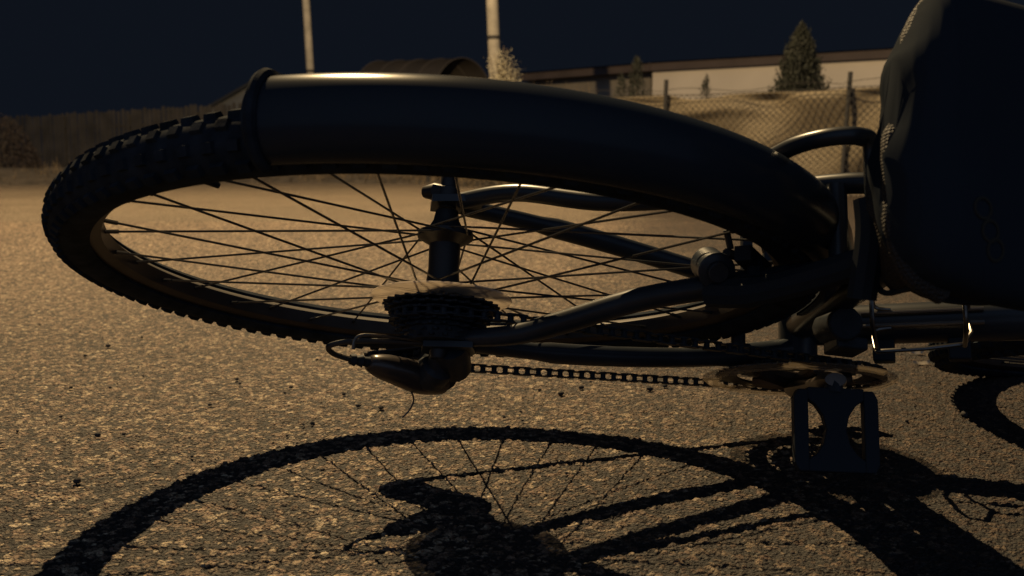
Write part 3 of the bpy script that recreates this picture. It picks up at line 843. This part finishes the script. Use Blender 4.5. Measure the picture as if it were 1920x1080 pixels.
def along(s):
    s = s % acc[-1]
    i = int(np.searchsorted(acc, s, side='right')) - 1; i = min(i, len(cp) - 2)
    return cp[i].lerp(cp[i + 1], (s - acc[i]) / max(acc[i + 1] - acc[i], 1e-9))
for i in range(nl):
    a = along(i * acc[-1] / nl); b = along((i + 1) * acc[-1] / nl)
    d = (b - a).normalized(); yv = Vector((0, 1, 0)); w = d.cross(yv).normalized()
    off = 0.0036 if i % 2 else 0.0024
    for s in (1, -1):
        outl = []
        for c, dirs in ((a, -1), (b, 1)):
            for t in np.linspace(-1.9, 1.9, 6):
                r = 0.0042
                outl.append(c + (d * dirs * math.cos(t) * r + w * (math.sin(t) * dirs) * r))
            outl.append(a.lerp(b, .5) + w * (0.0028 * (1 if dirs < 0 else -1) * (1)) if False else None)
        outl = [p for p in outl if p is not None]
        k = len(outl)
        vs = [p + yv * (off * s) for p in outl] + [p + yv * ((off + 0.001) * s) for p in outl]
        ch.add(vs, [tuple(range(k)), tuple(range(2 * k - 1, k - 1, -1))] + [(q, (q + 1) % k, k + (q + 1) % k, k + q) for q in range(k)])
    ch.tube([a - yv * 0.0036, a + yv * 0.0036], 0.0030, 8)
ch.build('chain', M['steel'], bike, smooth=30)

# ---------------- rear derailleur
rd = MB()
rd.tube(smoothpath([(0.006, -0.070, -0.012), (0.008, -0.086, -0.024), (0.006, -0.092, -0.038), (0.004, -0.092, -0.052)], 5), [0.012] * 6 + [0.016] * 5 + [0.0175] * 5, 14)
rd.tube([(0.020, -0.050, -0.082), (0.018, -0.070, -0.076), (0.014, -0.094, -0.062)], [0.013, 0.019, 0.0205], 14)
rd.tube([(0.010, -0.070, 0.000), (0.024, -0.086, -0.030), (0.026, -0.084, -0.058)], [0.018, 0.016, 0.012], 14)
rdo = rd.build('rear_derailleur', M['steel'], bike)
# outer body, a smooth bulging cover pointing rearwards
bdv = MB()
q = smoothpath([(-0.058, -0.0875, -0.038), (-0.050, -0.089, -0.041), (-0.030, -0.092, -0.046), (-0.008, -0.095, -0.054), (0.012, -0.096, -0.060), (0.022, -0.095, -0.064)], 6)
prr = np.interp(np.linspace(0, 1, len(q)), [0, .08, .3, .65, .9, 1], [0.0055, 0.0095, 0.0155, 0.020, 0.017, 0.008])
bdv.tube(q, list(prr), 18, flat=((0, 1, 0), 0.80))
bdv.build('body_cover', mat('dark_painted_alloy', (0.05, 0.042, 0.038), 0.3, metal=0.4, spec=0.4), rdo)
cg = MB()
cax = Vector((Tp[0] - Gp[0], 0, Tp[1] - Gp[1])); clen = cax.length; cdir = cax.normalized(); cnr = Vector((-cdir.z, 0, cdir.x))
outl = []
for t in np.linspace(math.radians(70), math.radians(290), 14): outl.append(Vector((Gp[0], 0, Gp[1])) + cdir * (0.0235 * math.cos(t)) + cnr * (0.0235 * math.sin(t)))
for t in np.linspace(math.radians(-110), math.radians(110), 14): outl.append(Vector((Tp[0], 0, Tp[1])) + cdir * (0.0245 * math.cos(t)) + cnr * (0.0245 * math.sin(t)))
for y_ in (yp + 0.0055, yp - 0.0055):
    cg.prism([(p_.x, p_.z) for p_ in outl], y_, y_ - 0.002)
cg.build('pulley_cage', M['steel'], rdo)
for P_ in (Gp, Tp):
    pu = MB(); cog(pu, 0.0235, 0.0025, 13, 0.005, r0=0.004)
    po = pu.build('pulley', M['plastic'], rdo); po.location = (P_[0], yp, P_[1])
# cable housing loop, barrel, wire end
c = MB().tube(smoothpath([(0.030, -0.0715, 0.000), (-0.036, -0.0715, -0.006), (-0.078, -0.0745, -0.012), (-0.096, -0.0785, -0.017), (-0.0985, -0.0815, -0.022), (-0.092, -0.085, -0.028), (-0.080, -0.0868, -0.034), (-0.071, -0.0875, -0.037)], 8), 0.0026, 8)
c.build('shift_cable', M['cable'], bike)
MB().tube([(-0.076, -0.0872, -0.0355), (-0.071, -0.0875, -0.0365), (-0.070, -0.0875, -0.0367), (-0.064, -0.0875, -0.0375), (-0.063, -0.0876, -0.038), (-0.054, -0.088, -0.040)], [0.0045, 0.0060, 0.0040, 0.0064, 0.0045, 0.0055], 12).build('barrel_adjuster', M['plastic'], bike)
MB().tube(smoothpath([(-0.014, -0.105, -0.056), (-0.008, -0.116, -0.058), (-0.010, -0.126, -0.062), (-0.016, -0.134, -0.066)], 6), 0.0009, 5).build('cable_end', M['cable'], bike)
MB().tube(smoothpath([(-0.004, -0.070, -0.004), (-0.030, -0.070, 0.004), (-0.064, -0.071, 0.009), (-0.076, -0.073, 0.009), (-0.080, -0.078, 0.008), (-0.080, -0.085, 0.006)], 6), 0.0016, 8).build('derailleur_guard', M['wire'], bike)

# ---------------- V-brakes on the seat stays
br = MB()
# brake arms run up past the rim, joined by the noodle
for s in (1, -1):
    if s < 0: br.tube(smoothpath([(0.170, s * 0.046, 0.205), (0.190, s * 0.050, 0.235), (0.215, s * 0.046, 0.275), (0.235, s * 0.040, 0.315), (0.242, s * 0.036, 0.330)], 5), [0.0125] * 6 + [0.0115] * 10 + [0.009] * 5, 10)
    br.box((0.200, s * 0.022, 0.222), (0.060, 0.012, 0.013), (Vector((0.72, 0, -0.69)), Vector((0, 1, 0)), Vector((0.69, 0, 0.72))))
    br.tube([(0.198, s * 0.02, 0.226), (0.198, s * 0.056, 0.232)], 0.007, 10)
br.tube(smoothpath([(0.242, 0.036, 0.330), (0.238, 0.0, 0.342), (0.242, -0.036, 0.332), (0.262, -0.066, 0.345), (0.31, -0.07, 0.37), (0.36, -0.04, 0.375)], 6), 0.0035, 8)
br.tube(smoothpath([(0.219, -0.004, 0.345), (0.221, -0.03, 0.343), (0.222, -0.072, 0.33)], 5), 0.0105, 10)
br.build('rim_brake', M['plastic'], bike)
# pivot boss with cap on the near seat stay and a small lever tail
pv = MB()
pc = Vector((0.1687, -0.030, 0.2157)); pa = Vector((-0.18, -0.45, 0.87)).normalized()
pu_ = pa.orthogonal().normalized(); pw = pa.cross(pu_)
for r_, h0, h1 in ((0.0140, -0.022, 0.004), (0.0150, 0.004, 0.008), (0.0085, 0.008, 0.014)):
    pv.tube([pc + pa * h0, pc + pa * (h1 - 0.001), pc + pa * h1], [r_, r_, r_ * 0.88], 24)
pv.tube([pc + Vector((0.010, 0.016, 0.008)), pc + Vector((0.004, 0.030, 0.012))], 0.0028, 8)
pv.tube([pc + Vector((0.006, 0.012, 0.008)), pc + Vector((0.034, 0.014, -0.004))], 0.0042, 8)
pv.build('brake_pivot', M['paint'], bike)

# ---------------- fender
fd = MB(); a0, a1 = math.radians(12), math.radians(124.5)
half = 0.0295; fy = 0.0075
def fsec(sc):
    out = []; inn = []
    for t in np.linspace(-1, 1, 17):
        a = t * math.radians(96)
        out.append((0.3455 + 0.0235 * math.cos(a) * sc, fy + half * math.sin(a)))
    for t in np.linspace(1, -1, 17):
        a = t * math.radians(96)
        inn.append((0.3455 + 0.0210 * math.cos(a) * sc, fy + (half - 0.0025) * math.sin(a)))
    return out + inn
n_ = 120; vs = []; fs = []; kk = 34
for i in range(n_ + 1):
    t = i / n_; a = a0 + (a1 - a0) * t
    rem = (a1 - a) * 0.36
    sc = 1.0; wsc = 1.0
    if rem < 0.008:
        u = 1 - rem / 0.008; wsc = math.sqrt(max(0.0, 1 - u * u * 0.25))
    for r, y_ in fsec(sc):
        vs.append((r * math.cos(a), y_ * wsc, r * math.sin(a)))
for i in range(n_):
    for j in range(kk):
        j2 = (j + 1) % kk; fs.append((i * kk + j, i * kk + j2, (i + 1) * kk + j2, (i + 1) * kk + j))
fs.append(tuple(range(kk))); fs.append(tuple(n_ * kk + j for j in range(kk - 1, -1, -1)))
fd.add(vs, fs)
fender = fd.build('fender', M['fender'], bike, smooth=50)
lp = MB(); ae = a1 - 0.018
lp.tube([((0.3455 + 0.0245 * math.cos(t)) * math.cos(ae), fy + (half + 0.0012) * math.sin(t), (0.3455 + 0.0245 * math.cos(t)) * math.sin(ae)) for t in np.linspace(math.radians(-94), math.radians(94), 25)], 0.0042, 8)
lp.build('fender_lip', M['rubber'], fender)
# bracket arch from the fender up to the seat post
ba = MB()
ba.tube(smoothpath([(0.168, 0.048, 0.235), (0.1765, 0.044, 0.262), (0.1785, 0.0415, 0.288), (0.181, 0.041, 0.316), (0.190, 0.0405, 0.337), (0.2035, 0.040, 0.3495), (0.2125, 0.039, 0.352)], 8), 0.0066, 12)
ba.tube(smoothpath([(0.206, 0.0405, 0.350), (0.2165, 0.039, 0.352), (0.2205, 0.030, 0.349), (0.222, 0.012, 0.347), (0.223, -0.02, 0.345), (0.226, -0.045, 0.335)], 8), 0.0060, 12)
ba.build('brake_arch', M['paint'], bike)

# ---------------- seat post and saddle
sp = MB(); sp.tube([SC, BBc + ST * 0.50], 0.0136, 16)
sp.build('seat_post', M['steel'], bike)
MB().tube([SC + ST * 0.012, SC + ST * 0.034], 0.0205, 18).build('seat_clamp', M['paint'], bike)
# saddle: lofted along x; width and profile vary
sx = [0.172, 0.174, 0.179, 0.187, 0.200, 0.220, 0.24, 0.28, 0.32, 0.36, 0.40, 0.43, 0.438]
sw = [0.052, 0.070, 0.083, 0.093, 0.098, 0.101, 0.103, 0.104, 0.088, 0.056, 0.038, 0.028, 0.012]
sz = [0.435, 0.446, 0.452, 0.457, 0.460, 0.459, 0.456, 0.452, 0.450, 0.450, 0.451, 0.450, 0.440]
sth = [0.020, 0.036, 0.044, 0.050, 0.054, 0.055, 0.052, 0.048, 0.043, 0.040, 0.038, 0.034, 0.020]
sec = 40; vs = []; fs = []
for i, X in enumerate(np.interp(np.linspace(0, len(sx) - 1, 61), range(len(sx)), sx)):
    q = (len(sx) - 1) * i / 60
    W = np.interp(q, range(len(sx)), sw); Z = np.interp(q, range(len(sx)), sz); T = np.interp(q, range(len(sx)), sth)
    for j in range(sec):
        a = 2 * PI * j / sec
        cy = math.copysign(abs(math.cos(a)) ** 0.55, math.cos(a)); cz = math.copysign(abs(math.sin(a)) ** 0.7, math.sin(a))
        yy_ = W * cy + 0.010
        dip = -0.006 * math.exp(-(yy_ / 0.02) ** 2) if cz > 0 else 0
        xo = 0.0
        if X < 0.21:  # the rear edge is scalloped: two lobes and a notch
            k_ = (0.21 - X) / 0.041
            xo = k_ * (0.005 * math.exp(-((yy_ - 0.014) / 0.012) ** 2) - 0.0045 * math.exp(-((yy_ - 0.045) / 0.02) ** 2) - 0.005 * math.exp(-((yy_ + 0.008) / 0.012) ** 2) + 0.014 * min(1, max(0, (yy_ - 0.004) / 0.03)) + 0.014 * max(0, (yy_ - 0.06) / 0.04) + 0.01 * max(0, (-yy_ - .07) / .03))
        vs.append((X + xo, yy_, Z - T / 2 + T / 2 * cz + dip))
n_ = 61
for i in range(n_ - 1):
    for j in range(sec):
        j2 = (j + 1) % sec; fs.append((i * sec + j, i * sec + j2, (i + 1) * sec + j2, (i + 1) * sec + j))
fs.append(tuple(range(sec))); fs.append(tuple((n_ - 1) * sec + j for j in range(sec - 1, -1, -1)))
sd = MB(); sd.add(vs, fs); saddle = sd.build('saddle', M['saddle'], bike, smooth=60)
# woven piping round the rear and the pod below it
pp = MB()
pp.tube(smoothpath([(0.222, 0.110, 0.424), (0.210, 0.099, 0.424), (0.198, 0.075, 0.424), (0.195, 0.052, 0.424), (0.200, 0.034, 0.424), (0.195, 0.022, 0.424), (0.183, 0.010, 0.424), (0.1805, -0.006, 0.424), (0.1800, -0.03, 0.424), (0.1800, -0.052, 0.424), (0.190, -0.078, 0.424), (0.212, -0.089, 0.424)], 6), 0.0078, 12)
pp.build('piping', M['mesh_cloth'], saddle)
for s in (1, -1):
    MB().tube(smoothpath([(0.200, s * 0.05, 0.405), (0.21, s * 0.035, 0.378), (0.23, s * 0.022, 0.368), (0.31, s * 0.022, 0.368), (0.36, s * 0.02, 0.385), (0.41, s * 0.008, 0.43)], 6), 0.0036, 8).build('rail', M['steel'], saddle)
MB().box((0.262, 0, 0.372), (0.05, 0.062, 0.03)).build('rail_clamp', M['steel'], saddle, bevel=0.004)
# faded emblem: three linked rings
for X, Y in ((0.2155, -0.0440), (0.2215, -0.0570), (0.2265, -0.0675)):
    em = MB().tube([(X + 0.0062 * math.cos(t), Y + 0.0062 * math.sin(t), 0) for t in np.linspace(0, 2 * PI, 33)], 0.0011, 6, caps=False)
    # lay the ring on the cover
    em.v = [(a, b, np.interp(a, sx, sz) - np.interp(a, sx, sth) / 2 + np.interp(a, sx, sth) / 2 * max(0, 1 - (abs(b - 0.010) / np.interp(a, sx, sw)) ** (1 / .55 * 2)) ** .35 + c * .5 + .0004) for a, b, c in em.v]
    em.build('emblem', M['emblem'], saddle)
# woven pouch strapped under the saddle (a thing of its own that hangs from it)
bg = empty('saddle_bag', label='black woven pouch strapped under the rear of the saddle', cat='bag'); bg.matrix_world = BM
bm_ = MB(); vs = []; fs = []; na, nb = 24, 10
for i in range(nb + 1):
    t = i / nb; X = 0.212 + 0.085 * t; k_ = (1 - (2 * t - 1) ** 6) ** 0.5 * (1 + 0.05 * math.sin(7 * t))
    for j in range(na):
        a = 2 * PI * j / na; cy = math.copysign(abs(math.cos(a)) ** .5, math.cos(a)); cz = math.copysign(abs(math.sin(a)) ** .5, math.sin(a))
        vs.append((X - 0.012 * cz, -0.012 + 0.056 * cy * max(k_, .2) + 0.0015 * math.sin(9 * t + 3 * a), 0.362 + 0.031 * cz * max(k_, .2) + 0.001 * math.sin(5 * a + 8 * t)))
for i in range(nb):
    for j in range(na):
        j2 = (j + 1) % na; fs.append((i * na + j, i * na + j2, (i + 1) * na + j2, (i + 1) * na + j))
fs.append(tuple(range(na))); fs.append(tuple(nb * na + j for j in range(na - 1, -1, -1)))
bm_.add(vs, fs); bm_.build('pouch', M['mesh_cloth'], bg, smooth=60)
MB().tube([(0.232, -0.012 + 0.059 * math.copysign(abs(math.cos(t)) ** .5, math.cos(t)), 0.362 + 0.0335 * math.copysign(abs(math.sin(t)) ** .5, math.sin(t))) for t in np.linspace(0.01, 2 * PI + .01, 41)], 0.0022, 6, caps=False).build('strap', M['plastic'], bg)
# frame-mounted dark parts between tyre and seat tube
fdm = MB()
fdm.tube([BBc + ST * 0.11 + Vector((0, -0.024, 0)), BBc + ST * 0.165 + Vector((0, -0.03, 0))], 0.017, 12)
fdm.box(tuple(BBc + ST * 0.135 + Vector((0.01, -0.046, 0))), (0.035, 0.012, 0.045), (Vector((1, 0, 0)), Vector((0, 1, 0)), ST))
fdm.build('front_derailleur', M['steel'], bike, bevel=0.002)

# ---------------- bottle cage on the down tube
DT = (HTb - BBc).normalized(); DN = Vector((-DT.z, 0, DT.x))
def dt(s, n_, y_): return BBc + DT * s + DN * n_ + Vector((0, y_, 0))
bc = MB()
for s in (1, -1):
    bc.tube(smoothpath([dt(0.175, 0.026, s * 0.008), dt(0.17, 0.05, s * 0.034), dt(0.095, 0.062, s * 0.041), dt(0.088, 0.058, s * 0.041)], 2) + smoothpath([dt(0.085, 0.05, s * 0.036), dt(0.083, 0.028, s * 0.014), dt(0.10, 0.025, s * 0.01)], 3), 0.0024, 8)
    bc.tube([dt(0.07, 0.024, s * .007), dt(0.19, 0.024, s * .007)], 0.0024, 8)
bc.tube(smoothpath([dt(0.088, 0.056, 0.041), dt(0.086, 0.088, 0.022), dt(0.086, 0.095, 0), dt(0.086, 0.088, -0.022), dt(0.088, 0.056, -0.041)], 6), 0.0024, 8)
bc.tube(smoothpath([dt(0.17, 0.05, 0.036), dt(0.172, 0.09, 0.026), dt(0.172, 0.098, 0), dt(0.172, 0.09, -0.026), dt(0.17, 0.05, -0.036)], 6), 0.0024, 8)
bc.build('bottle_cage', M['wire'], bike)
for s in (0.09, 0.165): MB().box(dt(s, 0.0, -0.030), (0.022, 0.024, 0.020), (DT, Vector((0, 1, 0)), DN)).build('cable_guide', M['plastic'], bike, bevel=0.002)

# ================================================================== SMALL THINGS ON THE GROUND
def px_ground(u, v):
    d = Vector((0, math.cos(th), -math.sin(th))) + Vector((1, 0, 0)) * ((u - 960) / 2000) + Vector((0, math.sin(th), math.cos(th))) * (-(v - 540) / 2000)
    s = -CAM_H / d.z; return Vector((d.x * s, d.y * s, 0))
def pebble_mesh(seed):
    r = random.Random(seed); mb = MB(); n1, n2 = 9, 6; vs = []
    for i in range(n2 + 1):
        for j in range(n1):
            t = PI * i / n2; p = 2 * PI * j / n1
            k_ = 1 + r.uniform(-.16, .16)
            vs.append((math.sin(t) * math.cos(p) * k_, math.sin(t) * math.sin(p) * 0.8 * k_, math.cos(t) * 0.62 * k_))
    mb.add(vs, [(i * n1 + j, i * n1 + (j + 1) % n1, (i + 1) * n1 + (j + 1) % n1, (i + 1) * n1 + j) for i in range(n2) for j in range(n1)])
    return mb
protos = []
pebs = [(183, 817, 6.5), (133, 728, 4), (586, 795, 5.5), (569, 797, 3), (672, 762, 5), (714, 766, 6), (360, 857, 4), (145, 904, 9), (33, 809, 3.5), (203, 650, 5), (160, 668, 4), (945, 783, 4), (980, 789, 3), (1052, 740, 7), (1090, 728, 6), (1218, 731, 7), (1247, 725, 6), (1012, 732, 4), (546, 727, 4), (1885, 742, 0), (1808, 780, 9), (605, 882, 5), (645, 740, 4), (450, 720, 3.5), (1700, 790, 4)]
grp = 'small dark pebbles scattered on the asphalt'
for i in range(70):
    pebs.append((random.uniform(0, 1800), 600 + 430 * random.random() ** 1.1, random.choice((1.6, 2, 2.2, 2.6, 3.2, 4))))
for i, (u, v, rp) in enumerate(pebs):
    if rp == 0: continue
    p = px_ground(u, v); dist = math.hypot(p.y, CAM_H); r = rp / 2000 * dist
    o = pebble_mesh(i).build('pebble', M['stone'], smooth=60)
    o.scale = (r, r, r); o.location = (p.x, p.y, r * 0.35); o.rotation_euler = (0, 0, random.uniform(0, 6))
    tag(o, 'small dark loose pebble lying on the bare asphalt', 'pebble', grp)
for u, v, w, h_, lab in ((1719, 664, 0.011, 0.004, 'pale curled dry leaf lying just below the bottle cage wire'), (1727, 683, 0.015, 0.003, 'thin pale dry leaf strip beside the front tyre')):
    p = px_ground(u, v); mb = MB()
    vs = []
    for i in range(9):
        t = i / 8 * 2 - 1
        for q in (-1, 0, 1): vs.append((t * w, q * w * .42 * (1 - t * t) ** .5, h_ * (1.2 - q * q) + 0.003 * t * t))
    mb.add(vs, [(i * 3 + q, (i + 1) * 3 + q, (i + 1) * 3 + q + 1, i * 3 + q + 1) for i in range(8) for q in (0, 1)])
    o = mb.build('dry_leaf', M['litter']); o.location = (p.x, p.y, 0.001); o.rotation_euler = (0.2, 0, random.uniform(-.5, .3))
    tag(o, lab, 'leaf', 'dry leaves on the ground')
# dry grass stalks lying inside the front wheel
p = px_ground(1895, 670)
ds = MB()
for a, b, c_ in (((-.06, .02, .004), (0, .01, .03), (.06, -.03, .004)), ((-.01, -.03, .004), (.005, 0, .045), (.02, .03, .01)), ((-.04, .04, .003), (.01, .03, .02), (.05, .04, .004)), ((.0, -.05, .003), (.03, -.02, .02), (.05, .02, .003))):
    ds.tube(smoothpath([a, b, c_], 6), 0.0010, 5)
o = ds.build('dry_stalks', M['litter']); o.location = p
tag(o, 'few pale dry grass stalks lying inside the front wheel', 'stalks')
